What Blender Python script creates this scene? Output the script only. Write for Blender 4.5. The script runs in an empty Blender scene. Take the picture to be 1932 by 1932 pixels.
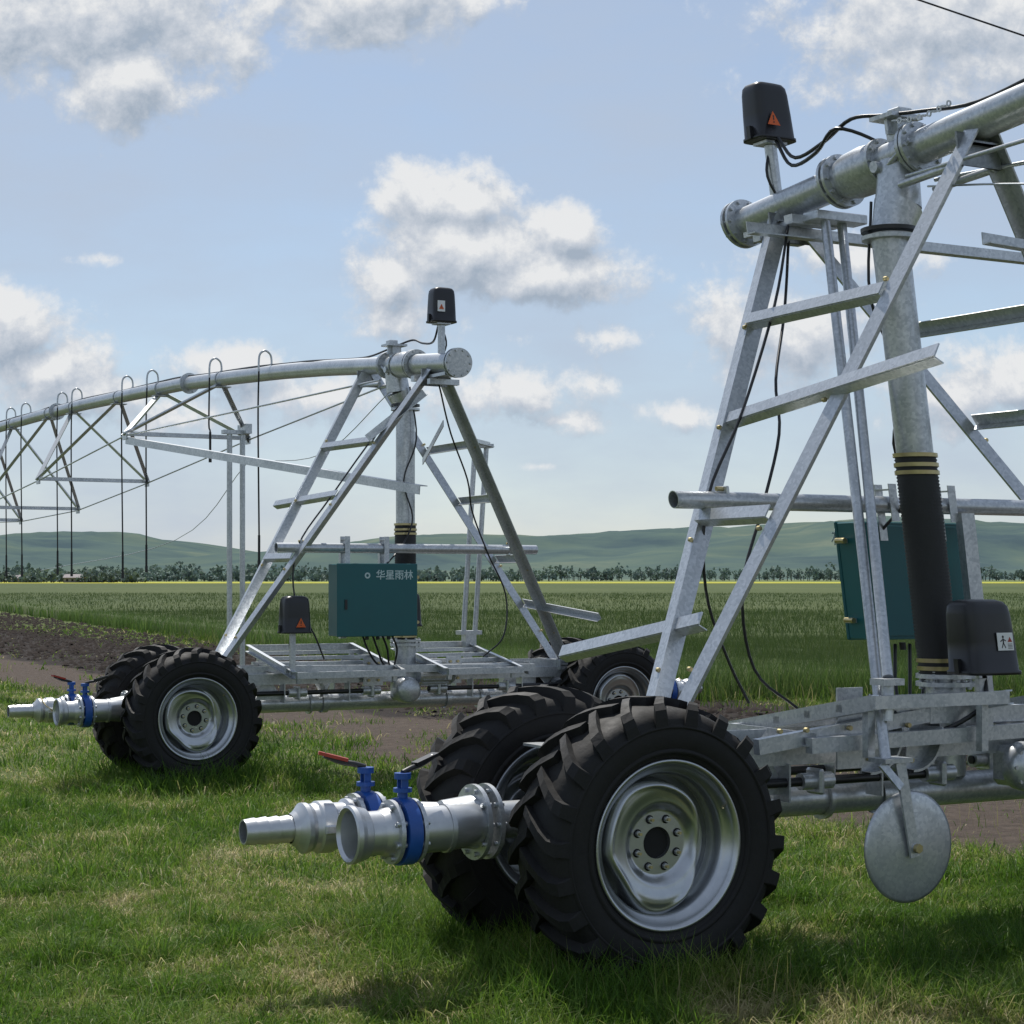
import bpy, math, random
import numpy as np
from mathutils import Vector, Matrix
random.seed(7); rng=np.random.default_rng(11)
sc=bpy.context.scene
TH=math.radians(28.7); CT,ST=math.cos(TH),math.sin(TH)

# ------------------------------------------------------------------ materials
def newmat(name):
    m=bpy.data.materials.new(name); m.use_nodes=True
    nt=m.node_tree; b=nt.nodes['Principled BSDF']; return m,nt,b
def N(nt,t,**kw):
    n=nt.nodes.new(t)
    for k,v in kw.items():
        if k in n.inputs: n.inputs[k].default_value=v
        else: setattr(n,k,v)
    return n
def ramp(nt,fac,stops):
    r=nt.nodes.new('ShaderNodeValToRGB'); el=r.color_ramp.elements
    while len(el)<len(stops): el.new(.5)
    for e,(p,c) in zip(el,stops): e.position=p; e.color=(c[0],c[1],c[2],1)
    nt.links.new(fac,r.inputs[0]); return r.outputs[0]
def simple(name,c1,c2,scale,rough=(.5,.7),metal=0,bump=0,detail=5,spec=.5,bscale=None):
    m,nt,b=newmat(name)
    tc=N(nt,'ShaderNodeTexCoord'); n=N(nt,'ShaderNodeTexNoise',Scale=scale,Detail=detail,Roughness=.6)
    nt.links.new(tc.outputs['Object'],n.inputs['Vector'])
    nt.links.new(ramp(nt,n.outputs['Fac'],[(.3,c1),(.7,c2)]),b.inputs['Base Color'])
    mr=N(nt,'ShaderNodeMapRange'); mr.inputs['To Min'].default_value=rough[0]; mr.inputs['To Max'].default_value=rough[1]
    mr.inputs['From Min'].default_value=.3; mr.inputs['From Max'].default_value=.7
    nt.links.new(n.outputs['Fac'],mr.inputs['Value']); nt.links.new(mr.outputs[0],b.inputs['Roughness'])
    b.inputs['Metallic'].default_value=metal
    b.inputs['Specular IOR Level'].default_value=spec
    if bump:
        n2=N(nt,'ShaderNodeTexNoise',Scale=bscale or scale*4,Detail=4)
        nt.links.new(tc.outputs['Object'],n2.inputs['Vector'])
        bp=N(nt,'ShaderNodeBump',Strength=bump,Distance=.01); nt.links.new(n2.outputs['Fac'],bp.inputs['Height'])
        nt.links.new(bp.outputs[0],b.inputs['Normal'])
    return m
def galv(name,lo,hi,metal,r0,r1,vs=70.0,vamt=.3):
    m,nt,b=newmat(name)
    tc=N(nt,'ShaderNodeTexCoord')
    v=N(nt,'ShaderNodeTexVoronoi',Scale=vs); nt.links.new(tc.outputs['Object'],v.inputs['Vector'])
    n=N(nt,'ShaderNodeTexNoise',Scale=4.0,Detail=7,Roughness=.7); nt.links.new(tc.outputs['Object'],n.inputs['Vector'])
    sx=N(nt,'ShaderNodeSeparateColor'); nt.links.new(v.outputs['Color'],sx.inputs[0])
    a=N(nt,'ShaderNodeMath',operation='MULTIPLY'); a.inputs[1].default_value=vamt; nt.links.new(sx.outputs[0],a.inputs[0])
    s=N(nt,'ShaderNodeMath',operation='MULTIPLY_ADD'); s.inputs[1].default_value=1-vamt
    nt.links.new(n.outputs['Fac'],s.inputs[0]); nt.links.new(a.outputs[0],s.inputs[2])
    nt.links.new(ramp(nt,s.outputs[0],[(.25,lo),(.75,hi)]),b.inputs['Base Color'])
    mr=N(nt,'ShaderNodeMapRange'); mr.inputs['To Min'].default_value=r1; mr.inputs['To Max'].default_value=r0
    nt.links.new(s.outputs[0],mr.inputs['Value']); nt.links.new(mr.outputs[0],b.inputs['Roughness'])
    b.inputs['Metallic'].default_value=metal
    bp=N(nt,'ShaderNodeBump',Strength=.08,Distance=.004); nt.links.new(n.outputs['Fac'],bp.inputs['Height']); nt.links.new(bp.outputs[0],b.inputs['Normal'])
    return m
G=galv('galvanised_steel',(.36,.385,.41),(.60,.615,.63),.62,.24,.44)
SIL=galv('silver_rim_steel',(.38,.40,.42),(.50,.51,.52),.92,.24,.36,25.0,.12)
CST=galv('cast_aluminium',(.46,.47,.48),(.58,.59,.60),.75,.28,.40,40.0,.12)
RUB=simple('tyre_rubber',(.006,.006,.007),(.017,.016,.015),7,(.6,.85),bump=.25,spec=.35)
BLK=simple('black_plastic',(.010,.010,.012),(.015,.015,.017),6,(.3,.42))
HOSE=simple('black_hose_rubber',(.010,.010,.011),(.022,.022,.022),20,(.55,.75),bump=.2)
TEAL=simple('teal_paint',(.003,.084,.094),(.005,.10,.11),3,(.35,.45))
BLUE=simple('blue_paint',(.01,.06,.27),(.015,.085,.34),9,(.3,.45))
BRASS=simple('zinc_yellow',(.42,.34,.17),(.55,.47,.26),20,(.3,.45),metal=.8)
RED=simple('red_plastic',(.30,.03,.02),(.38,.045,.02),9,(.4,.5))
ORG=simple('orange_label',(.6,.1,.02),(.65,.12,.02),9,(.5,.6))
WHT=simple('white_label',(.7,.7,.7),(.8,.8,.8),9,(.5,.6))
DRK=simple('dark_opening',(.006,.006,.006),(.01,.01,.01),9,(.8,.9))
PRT=simple('pale_print',(.42,.55,.56),(.5,.6,.6),9,(.5,.6))
MATS=[G,RUB,BLK,HOSE,TEAL,BLUE,BRASS,RED,ORG,WHT,DRK,PRT,SIL,CST]
IG,IR,IB,IH,IT,IBL,IBR,IRD,IO,IW,ID,IP,IS,IC=range(14)

# ------------------------------------------------------------------ mesh builder
def V(*a): return Vector(a)
def frame(d,hint=None):
    d=d.normalized()
    h=Vector(hint) if hint is not None else Vector((0,0,1))
    u=h-d*h.dot(d)
    if u.length<1e-3:
        h=Vector((1,0,0)); u=h-d*h.dot(d)
        if u.length<1e-3: h=Vector((0,1,0)); u=h-d*h.dot(d)
    u.normalize(); return d,u,d.cross(u)
class MB:
    def __init__(s): s.v=[];s.f=[];s.m=[];s.s=[]
    def add(s,vs,fs,mat=0,sm=False):
        o=len(s.v); s.v+= [tuple(x) for x in vs]
        for f in fs: s.f.append(tuple(i+o for i in f)); s.m.append(mat); s.s.append(sm)
    def cyl(s,p0,p1,r,r2=None,n=20,mat=0,caps=True):
        p0=Vector(p0);p1=Vector(p1); r2=r if r2 is None else r2
        d,u,w=frame(p1-p0)
        R=[u*math.cos(2*math.pi*i/n)+w*math.sin(2*math.pi*i/n) for i in range(n)]
        a=[p0+x*r for x in R]; b=[p1+x*r2 for x in R]
        s.add(a+b,[(i,(i+1)%n,n+(i+1)%n,n+i) for i in range(n)],mat,True)
        if caps: s.add(a,[tuple(reversed(range(n)))],mat); s.add(b,[tuple(range(n))],mat)
    def pipe(s,p0,p1,r,t=.006,n=24,mat=0):
        p0=Vector(p0);p1=Vector(p1); d,u,w=frame(p1-p0)
        s.lathe(p0,d,[(0,r-t),(0,r),((p1-p0).length,r),((p1-p0).length,r-t),(0,r-t)],n,mat)
    def lathe(s,o,ax,prof,n=32,mat=0,smooth=True,closed=False):
        o=Vector(o); d,u,w=frame(Vector(ax))
        for k in range(len(prof)-1):
            (a0,r0),(a1,r1)=prof[k],prof[k+1]
            vs=[]
            for (a,r) in ((a0,r0),(a1,r1)):
                for i in range(n):
                    t=2*math.pi*i/n; vs.append(o+d*a+(u*math.cos(t)+w*math.sin(t))*r)
            s.add(vs,[(i,(i+1)%n,n+(i+1)%n,n+i) for i in range(n)],mat,smooth)
    def lathes(s,o,ax,prof,n=48,mat=0):
        o=Vector(o); d,u,w=frame(Vector(ax)); vs=[];fs=[]
        for (a,r) in prof:
            for i in range(n):
                t=2*math.pi*i/n; vs.append(o+d*a+(u*math.cos(t)+w*math.sin(t))*r)
        for k in range(len(prof)-1):
            for i in range(n):
                j=(i+1)%n; fs.append((k*n+i,k*n+j,(k+1)*n+j,(k+1)*n+i))
        s.add(vs,fs,mat,True)
    def tube(s,pts,r,n=8,mat=0,res=6):
        P=[Vector(p) for p in pts]
        if res>1 and len(P)>2:
            Q=[];E=[P[0]*2-P[1]]+P+[P[-1]*2-P[-2]]
            for i in range(1,len(E)-2):
                for k in range(res):
                    t=k/res; a,b,c,d=E[i-1],E[i],E[i+1],E[i+2]
                    Q.append(.5*((2*b)+(c-a)*t+(2*a-5*b+4*c-d)*t*t+(3*b-a-3*c+d)*t**3))
            Q.append(P[-1]); P=Q
        vs=[];fs=[];pu=None
        for i,p in enumerate(P):
            d=(P[min(i+1,len(P)-1)]-P[max(i-1,0)])
            d,u,w=frame(d,pu if pu is not None else None); pu=u
            for k in range(n):
                t=2*math.pi*k/n; vs.append(p+(u*math.cos(t)+w*math.sin(t))*r)
        for i in range(len(P)-1):
            for k in range(n):
                j=(k+1)%n; fs.append((i*n+k,i*n+j,(i+1)*n+j,(i+1)*n+k))
        s.add(vs,fs,mat,True)
        s.add(vs[:n],[tuple(reversed(range(n)))],mat); s.add(vs[-n:],[tuple(range(n))],mat)
    def prof(s,p0,p1,poly,hint,mat=0):
        p0=Vector(p0);p1=Vector(p1); d,u,w=frame(p1-p0,hint); n=len(poly)
        a=[p0+u*x+w*y for x,y in poly]; b=[p1+u*x+w*y for x,y in poly]
        for i in range(n):
            j=(i+1)%n; s.add([a[i],a[j],b[j],b[i]],[(0,1,2,3)],mat)
        s.add(a,[tuple(reversed(range(n)))],mat); s.add(b,[tuple(range(n))],mat)
    def angle(s,p0,p1,w=.07,t=.008,hint=(0,0,1),mat=0,flip=1):
        s.prof(p0,p1,[(0,0),(w,0),(w,t*flip),(t,t*flip),(t,w*flip),(0,w*flip)],hint,mat)
    def bar(s,p0,p1,w,h,hint=(0,0,1),mat=0):
        s.prof(p0,p1,[(-w/2,-h/2),(w/2,-h/2),(w/2,h/2),(-w/2,h/2)],hint,mat)
    def chan(s,p0,p1,w,h,t=.008,hint=(0,0,1),mat=0):
        s.prof(p0,p1,[(-w/2,0),(w/2,0),(w/2,h),(w/2-t,h),(w/2-t,t),(-w/2+t,t),(-w/2+t,h),(-w/2,h)],hint,mat)
    def box(s,c,sz,mat=0,bev=.0):
        c=Vector(c); x,y,z=[k/2 for k in sz]
        if bev<=0:
            vs=[c+Vector((i*x,j*y,k*z)) for i in(-1,1) for j in(-1,1) for k in(-1,1)]
            s.add(vs,[(0,1,3,2),(4,6,7,5),(0,4,5,1),(2,3,7,6),(0,2,6,4),(1,5,7,3)],mat)
        else:
            b=bev
            vs=[];idx={}
            for i in(-1,1):
                for j in(-1,1):
                    for k in(-1,1):
                        for ax in range(3):
                            q=[i*(x-b),j*(y-b),k*(z-b)]; q[ax]=(i*x,j*y,k*z)[ax]
                            idx[(i,j,k,ax)]=len(vs); vs.append(c+Vector(q))
            F=[]
            for ax in range(3):
                o=[a for a in range(3) if a!=ax]
                for sg in(-1,1):
                    L=[]
                    for (u,w) in((-1,-1),(1,-1),(1,1),(-1,1)):
                        t=[0,0,0];t[ax]=sg;t[o[0]]=u;t[o[1]]=w; L.append(idx[(t[0],t[1],t[2],ax)])
                    F.append(tuple(L))
            for ax in range(3):
                o=[a for a in range(3) if a!=ax]
                for u in(-1,1):
                    for w in(-1,1):
                        t=[0,0,0];t[o[0]]=u;t[o[1]]=w
                        t[ax]=-1;a=tuple(t);t[ax]=1;bq=tuple(t)
                        F.append((idx[a+(o[0],)],idx[bq+(o[0],)],idx[bq+(o[1],)],idx[a+(o[1],)]))
            for i in(-1,1):
                for j in(-1,1):
                    for k in(-1,1): F.append((idx[(i,j,k,0)],idx[(i,j,k,1)],idx[(i,j,k,2)]))
            s.add(vs,F,mat)
    def sheet(s,poly,th,mat=0):
        P=[Vector(p) for p in poly]; n=(P[1]-P[0]).cross(P[2]-P[0]).normalized()*th
        k=len(P); s.add(P+[p+n for p in P],[tuple(reversed(range(k))),tuple(range(k,2*k))]+[(i,(i+1)%k,k+(i+1)%k,k+i) for i in range(k)],mat)
    def bolt(s,p,ax,r=.012,h=.012,mat=IG): 
        p=Vector(p); s.cyl(p,p+Vector(ax).normalized()*h,r,n=6,mat=mat)
    def make(s,name,parent=None,warp=None,loc=None,rotz=None):
        vs=s.v if warp is None else [warp(*v) for v in s.v]
        me=bpy.data.meshes.new(name); me.from_pydata(vs,[],s.f)
        used=sorted(set(s.m)); mp={u:i for i,u in enumerate(used)}
        for u in used: me.materials.append(MATS[u])
        me.polygons.foreach_set('material_index',[mp[x] for x in s.m])
        me.polygons.foreach_set('use_smooth',s.s)
        me.update(); 
        import bmesh
        bm=bmesh.new(); bm.from_mesh(me); bmesh.ops.recalc_face_normals(bm,faces=bm.faces); bm.to_mesh(me); bm.free()
        ob=bpy.data.objects.new(name,me); sc.collection.objects.link(ob)
        if parent: ob.parent=parent
        if loc is not None: ob.location=loc
        if rotz is not None: ob.rotation_euler=(0,0,rotz)
        return ob
def linked(ob,name,parent,loc,rotz=0,roty=0):
    o=bpy.data.objects.new(name,ob.data); sc.collection.objects.link(o); o.parent=parent; o.location=loc
    o.rotation_mode='QUATERNION'
    o.rotation_quaternion=(Matrix.Rotation(rotz,3,'Z')@Matrix.Rotation(roty,3,'Y')).to_quaternion(); return o

# ------------------------------------------------------------------ wheel (axis = local Y, outer face -Y)
def smst(a,b,x):
    t=min(1,max(0,(x-a)/(b-a))); return t*t*(3-2*t)
def wheel_mesh():
    t=MB()
    pr=[(-.145,.345),(-.165,.375),(-.188,.43),(-.192,.48),(-.182,.525),(-.15,.562),(-.09,.580),(0,.585)]
    pr=pr+[(-a,r) for a,r in reversed(pr[:-1])]
    t.lathes((0,0,0),(0,1,0),pr,96,IR)
    for sg in(-1,1):
        t.lathes((0,0,0),(0,1,0),[(sg*.172,.385),(sg*.186,.392),(sg*.186,.402),(sg*.18,.41)],96,IR)
        t.lathes((0,0,0),(0,1,0),[(sg*.186,.492),(sg*.196,.498),(sg*.196,.504),(sg*.184,.513)],96,IR)
    NL=22
    sec=[(-.025,.620,.57,0,.032),(.05,.623,.57,.085,.032),(.11,.617,.56,.155,.035),(.160,.603,.54,.215,.042),(.190,.578,.52,.235,.048),(.194,.545,.50,.24,.050)]
    for sg in(-1,1):
        for i in range(NL):
            ph0=2*math.pi*(i+(.5 if sg>0 else 0))/NL
            vs=[]
            for (y,rt,rb,ph,hw) in sec:
                a=ph0+ph; k=1.35
                for (r,da) in((rb,-hw*k),(rt,-hw),(rt,hw),(rb,hw*k)):
                    vs.append(V(math.cos(a+da)*r,sg*y,math.sin(a+da)*r))
            fs=[(0,1,2,3)]; n=len(sec)
            for k in range(n-1):
                for j in range(3): fs.append((k*4+j,k*4+j+1,k*4+4+j+1,k*4+4+j))
            fs.append((n*4-1,n*4-2,n*4-3,n*4-4))
            t.add(vs,fs,IR)
    r=MB()
    rp=[(-.146,.352),(-.160,.366),(-.170,.362),(-.166,.350),(-.150,.338),(-.128,.330),(-.118,.312),(-.105,.300),(-.03,.292),(.09,.300),(.12,.325),(.15,.34),(.17,.362),(.16,.368)]
    r.lathes((0,0,0),(0,1,0),rp,96,IS)
    nr,na=70,128; vs=[];fs=[]
    for i in range(nr+1):
        q=.068+(.306-.068)*i/nr
        for k in range(na):
            a=2*math.pi*k/na; aa=(a+math.pi)%(2*math.pi)-math.pi
            r0=.300-.115*math.exp(-(aa/1.05)**2)+.016*math.sin(3*aa+.6)-.03*math.exp(-((abs(aa)-2.6)/.5)**2)
            y=-.066-.036*smst(.135,.185,q)-.012*smst(.18,.24,q)+.020*smst(.25,.30,q)
            y-=.010*math.exp(-((q-r0+.020)/.013)**2)
            y+=.085*smst(r0-.004,r0+.010,q)
            vs.append(V(math.cos(a)*q,y,math.sin(a)*q))
    for i in range(nr):
        for k in range(na):
            j=(k+1)%na; fs.append((i*na+k,i*na+j,(i+1)*na+j,(i+1)*na+k))
    r.add(vs,fs,IS,True)
    r.lathes((0,0,0),(0,1,0),[(-.066,.068),(-.060,.0675),(-.03,.067)],40,IS)
    r.cyl((0,-.045,0),(0,.12,0),.068,n=32,mat=ID)
    r.cyl((0,.0,0),(0,.20,0),.09,n=24,mat=IG)
    for k in range(8):
        a=2*math.pi*(k+.3)/8; c=V(math.cos(a)*.108,-.066,math.sin(a)*.108)
        r.cyl(c,c+V(0,-.003,0),.019,n=16,mat=ID)
        r.cyl(c,c+V(0,-.016,0),.0135,n=6,mat=IG); r.cyl(c,c+V(0,-.030,0),.007,n=8,mat=IBR)
    r.tube([(.31,-.12,.10),(.30,-.15,.105),(.285,-.17,.11)],.004,6,IBR)
    return t,r

# ------------------------------------------------------------------ small boxes
def rbox(mb,c,w,d,h,mat=IB):
    c=Vector(c); n=40; e=5
    secs=[(0,1.0),(.0,1.06),(.05,1.06),(.06,1.0),(.45,.96),(.80,.91),(.91,.86),(.97,.74),(1.0,.50),(1.005,.01)]
    vs=[];fs=[]
    for (z,k) in secs:
        for i in range(n):
            a=2*math.pi*i/n; ca,sa=math.cos(a),math.sin(a)
            x=math.copysign(abs(ca)**(2/e),ca)*w/2*k; y=math.copysign(abs(sa)**(2/e),sa)*d/2*k
            vs.append(c+V(x,y,z*h))
    for k in range(len(secs)-1):
        for i in range(n):
            j=(i+1)%n; fs.append((k*n+i,k*n+j,(k+1)*n+j,(k+1)*n+i))
    fs.append(tuple(reversed(range(n))))
    mb.add(vs,fs,mat,True)
    for sx in(-1,1):
        mb.box(c+V(sx*(w/2+.008),0,.06*h+.02),(.02,.03,.07),IB)
def tri(mb,c,sz,nrm,mat):
    n=Vector(nrm).normalized(); r=Vector((0,0,1)).cross(n); c=Vector(c)
    P=[c-r*sz*.55-V(0,0,sz*.4),c+r*sz*.55-V(0,0,sz*.4),c+V(0,0,sz*.6)]
    mb.sheet(P,.002,mat)
    o=n*.0024
    mb.bar(c+o-V(0,0,sz*.05),c+o+V(0,0,sz*.3),.001,sz*.10,hint=n,mat=IB); mb.bar(c+o-V(0,0,sz*.25),c+o-V(0,0,sz*.14),.001,sz*.10,hint=n,mat=IB)
def quad(mb,c,w,h,nrm,mat,th=.002):
    n=Vector(nrm).normalized(); r=Vector((0,0,1)).cross(n); c=Vector(c)
    mb.sheet([c-r*w/2-V(0,0,h/2),c+r*w/2-V(0,0,h/2),c+r*w/2+V(0,0,h/2),c-r*w/2+V(0,0,h/2)],th,mat)
def pictogram(mb,c,w,h,nrm):
    n=Vector(nrm).normalized(); r=Vector((0,0,1)).cross(n); c=Vector(c)
    quad(mb,c,w,h,nrm,IW)
    o=n*.0025
    quad(mb,c+o-r*w*.14+V(0,0,h*.05),w*.07,h*.26,nrm,IB,.001)
    mb.cyl(c+o-r*w*.14+V(0,0,h*.27),c+o-r*w*.14+V(0,0,h*.27)+n*.001,w*.06,n=10,mat=IB)
    for (a,b) in(((-.14,-.06),(-.25,-.36)),((-.14,-.06),(-.02,-.36)),((-.14,.14),(-.32,.0)),((-.14,.14),(.02,.04))):
        mb.bar(c+o+r*w*a[0]+V(0,0,h*a[1]),c+o+r*w*b[0]+V(0,0,h*b[1]),.001,w*.05,hint=n,mat=IB)
    mb.sheet([c+o+r*w*.14-V(0,0,h*.02),c+o+r*w*.42-V(0,0,h*.02),c+o+r*w*.28+V(0,0,h*.26)],.001,IRD)
    for k in range(4): quad(mb,c+o+r*w*.27-V(0,0,h*(.14+.08*k)),w*.28,h*.025,nrm,IB,.001)

# ------------------------------------------------------------------ boom
BQ=[-1.34,-.06,1.63,2.97,4.48,6.3,8.18,10.75,13.17,16,20,24,28]
BZ=[3.80,3.91,4.05,4.14,4.22,4.31,4.36,4.42,4.45,4.46,4.42,4.34,4.22]
def bz(q): return float(np.interp(q,BQ,BZ))
NODES=[(6.13,3.62),(10.3,3.26),(14.0,2.98),(17.8,2.9),(21.6,2.98),(25.2,3.3)]

def ring(mb,c,ax,r,th=.022,nb=8,mat=IG,bore=None):
    c=Vector(c);ax=Vector(ax).normalized(); mb.cyl(c-ax*th/2,c+ax*th/2,r,n=40,mat=mat)
    d,u,w=frame(ax)
    for k in range(nb):
        a=2*math.pi*(k+.5)/nb; p=c+(u*math.cos(a)+w*math.sin(a))*(r*.86)
        mb.cyl(p-ax*(th/2+.014),p+ax*(th/2+.014),.011,n=6,mat=IG)

def machine(loc,rot,R):
    root=bpy.data.objects.new('irrigation_machine',None); sc.collection.objects.link(root)
    root.location=loc; root.rotation_euler=(0,0,rot)
    if R:
        def W(x,y,z):
            k=max(0,z-1.0); kz=max(0,z-2.0); return (x+.145*k,y,z-.035*kz)
    else: W=None
    cnt=0
    for px in(-2.2,2.2):
        for q,fl in((-.47,0),(.47,1)):
            cnt+=1
            z=.625
            a=[.3,1.1,2.0,.7][cnt-1]
            rz=math.pi if fl else 0
            linked(WT,'tyre_%d'%cnt,root,(px,q,z),rz,a+(1 if R else 0))
            linked(WR,'rim_%d'%cnt,root,(px,q,z),rz,([-.35,.1,.5,1.0][cnt-1] if not R else [1.,.2,-.4,-.12][cnt-1]))
    # ---- chassis
    c=MB()
    for px in(-2.2,2.2):
        sg=1 if px>0 else -1
        c.cyl((px,-.36,.625),(px,.36,.625),.035,mat=IG)
        for q in(-.22,.22):
            c.cyl((px,q-.07,.625),(px,q+.07,.625),.13,n=24); c.box((px-sg*.13,q,.64),(.22,.12,.17),bev=.02)
            c.bar((px,q*.9,.70),(px,q*.9,.98),.12,.05,hint=(1,0,0))
        c.box((px-sg*.12,0,1.0),(.75,.36,.012)); 
        c.chan((px-sg*.5,-.24,1.0),(px-sg*.5,.24,1.0),.10,.05)
        for q in(-.16,.16):
            c.sheet([(px-sg*.62,q,.80),(px-sg*.42,q,1.05),(px-sg*.86,q,1.05)],.012)
            c.sheet([(px-sg*.72,q,.74),(px-sg*.80,q,1.02),(px-sg*.98,q,.74)],.012)
    for q in(-.30,.30):
        c.bar((-2.05,q*.6,.93),(2.05,q*.6,.93),.10,.06)
        c.bar((-1.30,q*1.4,1.03),(1.30,q*1.4,.99),.07,.05)
    for px in(-1.25,-.45,.5,1.25):
        c.angle((px,-.42,.985),(px,.42,.985),.06,.007)
    for px in(-1.25,-.6,.7,1.25):
        for q in(-.18,.18): c.box((px+.02,q,.80),(.01,.12,.18))
    for px in(-1.5,-.75,0.55,1.5):
        c.lathe((px,0,.69),(1,0,0),[(-.03,.098),(.03,.098)],28)
        c.box((px,0,.84),(.06,.10,.12))
        c.angle((px,-.05,.78),(px-.22,-.3,.98),.05,.006); c.angle((px,.05,.78),(px+.22,.3,.98),.05,.006)
    for dq in((-.21,) if not R else (-.21,.21)):
        c.cyl((-2.1,dq,.80),(-.25,dq,.80),.022,mat=IB); c.cyl((.25,dq,.80),(2.1,dq,.80),.022,mat=IB)
        for px in(-1.95,-1.1,-.35,.35,1.1,1.95):
            c.cyl((px-.09,dq,.80),(px+.09,dq,.80),.04,mat=IG); c.box((px,dq,.80),(.03,.12,.12),bev=.01)
    if R:
        c.box((-.12,.24,.82),(.18,.16,.20),bev=.03); c.lathes((-.12,.34,.82),(0,1,0),[(-.06,.12),(.0,.125),(.03,.10),(.04,.05),(.045,.001)],32)
        for k in range(8):
            a=k*math.pi/4; c.bolt((-.12+.10*math.cos(a),.355,.82+.10*math.sin(a)),(0,1,0),.011,.016,IG)
        c.cyl((-.22,.26,.93),(-.55,.26,.93),.085,n=28)
        c.sheet([(1.05,.30,1.24),(1.05,.30,.86),(.90,.30,.86),(.90,.30,1.24)],.012)
        for (cx,cz,rr) in((.62,1.00,.17),(.88,1.02,.19)):
            vs=[];n=18
            for i in range(n+1):
                a=-math.pi*.52+math.pi*i/n*.95
                for (rq,qq) in((rr,.28),(rr,.36),(rr-.012,.36),(rr-.012,.28)): vs.append(V(cx-math.cos(a)*rq,qq,cz+math.sin(a)*rq))
            fs=[]
            for i in range(n):
                for j in range(4): fs.append((i*4+j,i*4+(j+1)%4,i*4+4+(j+1)%4,i*4+4+j))
            c.add(vs,fs,IG)
            c.sheet([V(cx-math.cos(-math.pi*.52+math.pi*i/14*.95)*rr,.285,cz+math.sin(-math.pi*.52+math.pi*i/14*.95)*rr) for i in range(15)],.008)
            for zb in(-.12,.12): c.bolt((cx-.03,.285,cz+zb),(0,1,0),.013,.02,IBR)
        c.bar((.3,.36,1.13),(1.55,.36,.99),.07,.045); c.bar((-.9,.36,1.08),(.55,.36,1.10),.08,.05)
        for xx in(.7,.85,1.05,1.3,1.45): c.bolt((xx,.39,1.06),(0,1,0),.012,.022,IBR)
    c.box((0,-.21,.80),(.24,.18,.2),bev=.03)
    c.lathes((-.02,-.32,.80),(0,1,0),[(-.06,0.001),(-.06,.10),(-.04,.12),(0,.125),(.08,.125)],32)
    c.cyl((.12,-.24,.93),(.46,-.24,.93),.085,n=28)
    for k in range(14):
        a=2*math.pi*k/14; c.bar((.15,-.24+.09*math.cos(a),.93+.09*math.sin(a)),(.43,-.24+.09*math.cos(a),.93+.09*math.sin(a)),.018,.004,hint=(0,math.cos(a),math.sin(a)))
    c.cyl((.46,-.24,.93),(.50,-.24,.93),.095,.07,n=28); c.box((.3,-.24,1.04),(.12,.12,.06),bev=.01)
    for q in(-.26,.26):
        c.box((-.35,q,.98),(.2,.012,.26)); c.box((.5,q,.98),(.16,.012,.26))
        for bx in(-.4,-.3,.46,.54):
            for bzz in(.9,1.06): c.bolt((bx,q-.006,bzz),(0,-1 if q<0 else 1,0),.014,.018,IBR)
    c.make('chassis',root)
    # ---- platforms
    f=MB()
    for (x0,x1) in((-1.26,-.18),(.27,1.08)):
        A,B,C,D=V(x0,.6,1.19),V(x1,.6,1.19),V(x1,-.6,.98),V(x0,-.6,.98)
        f.chan(A,D,.07,.04); f.chan(B,C,.07,.04); f.bar(A,B,.06,.04); f.bar(D,C,.06,.04)
        for k in range(1,5):
            t0=k/5; f.bar(A.lerp(D,t0),B.lerp(C,t0),.035,.045)
        for xx in(x0+.06,x1-.06):
            f.bar((xx,.5,.93),(xx,.5,1.16),.04,.04,hint=(1,0,0)); f.bar((xx,-.5,.9),(xx,-.5,.97),.04,.04,hint=(1,0,0))
    f.make('platform_frames',root)
    # ---- supply pipe, inlets
    w=MB()
    w.cyl((-2.75,0,.69),(2.75,0,.69),.082,n=32)
    for px in(-2.0,2.0,-.9,.9): w.lathe((px,0,.69),(1,0,0),[(-.012,.083),(-.012,.105),(.012,.105),(.012,.083)],32)
    w.cyl((.11,0,.76),(.11,0,1.28),.10,n=32); ring(w,(.11,0,1.22),(0,0,1),.15,nb=8); ring(w,(.11,0,1.26),(0,0,1),.15,nb=8)
    w.make('supply_pipe',root)
    for sg,nm in((-1,'inlet_valves_a'),(1,'inlet_valves_b')):
        off=.0 if R else .14
        i=MB(); X=lambda x:sg*(x-off)
        ring(i,(X(2.74),0,.69),(1,0,0),.165,.02,10); ring(i,(X(2.80),0,.69),(1,0,0),.165,.02,10)
        i.cyl((X(2.80),0,.69),(X(2.95),-.02,.69),.12,.10,n=32)
        vq=(-.12,.17)
        if R: vq=(.12,-.17)
        q=vq[0]
        i.tube([(X(2.82),q*.3,.69),(X(2.9),q*.8,.69),(X(3.0),q,.69),(X(3.12),q,.69)],.094,32,IC)
        i.cyl((X(3.0),q,.69),(X(3.16),q,.69),.098,n=36,mat=IC)
        i.cyl((X(2.99),q,.69),(X(3.01),q,.69),.104,n=36,mat=IC)
        q2=vq[1]
        i.tube([(X(2.82),q2*.2,.69),(X(2.93),q2*.5,.69),(X(3.05),q2,.69),(X(3.2),q2,.69)],.085,32,IC)
        for (qq,xo) in((q,3.20),(q2,3.24)):
            ring(i,(X(xo-.05),qq,.69),(1,0,0),.135,.018,8); ring(i,(X(xo+.055),qq,.69),(1,0,0),.135,.018,8)
            i.cyl((X(xo-.03),qq,.69),(X(xo+.03),qq,.69),.142,n=40,mat=IBL)
            i.cyl((X(xo),qq,.81),(X(xo),qq,.87),.022,n=16,mat=IBL); i.cyl((X(xo),qq,.855),(X(xo),qq,.872),.04,n=16,mat=IBL)
            for yy in(-.02,.02): i.bar((X(xo),qq+yy,.86),(X(xo),qq+yy,.92),.03,.008,hint=(1,0,0),mat=IBL)
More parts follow.
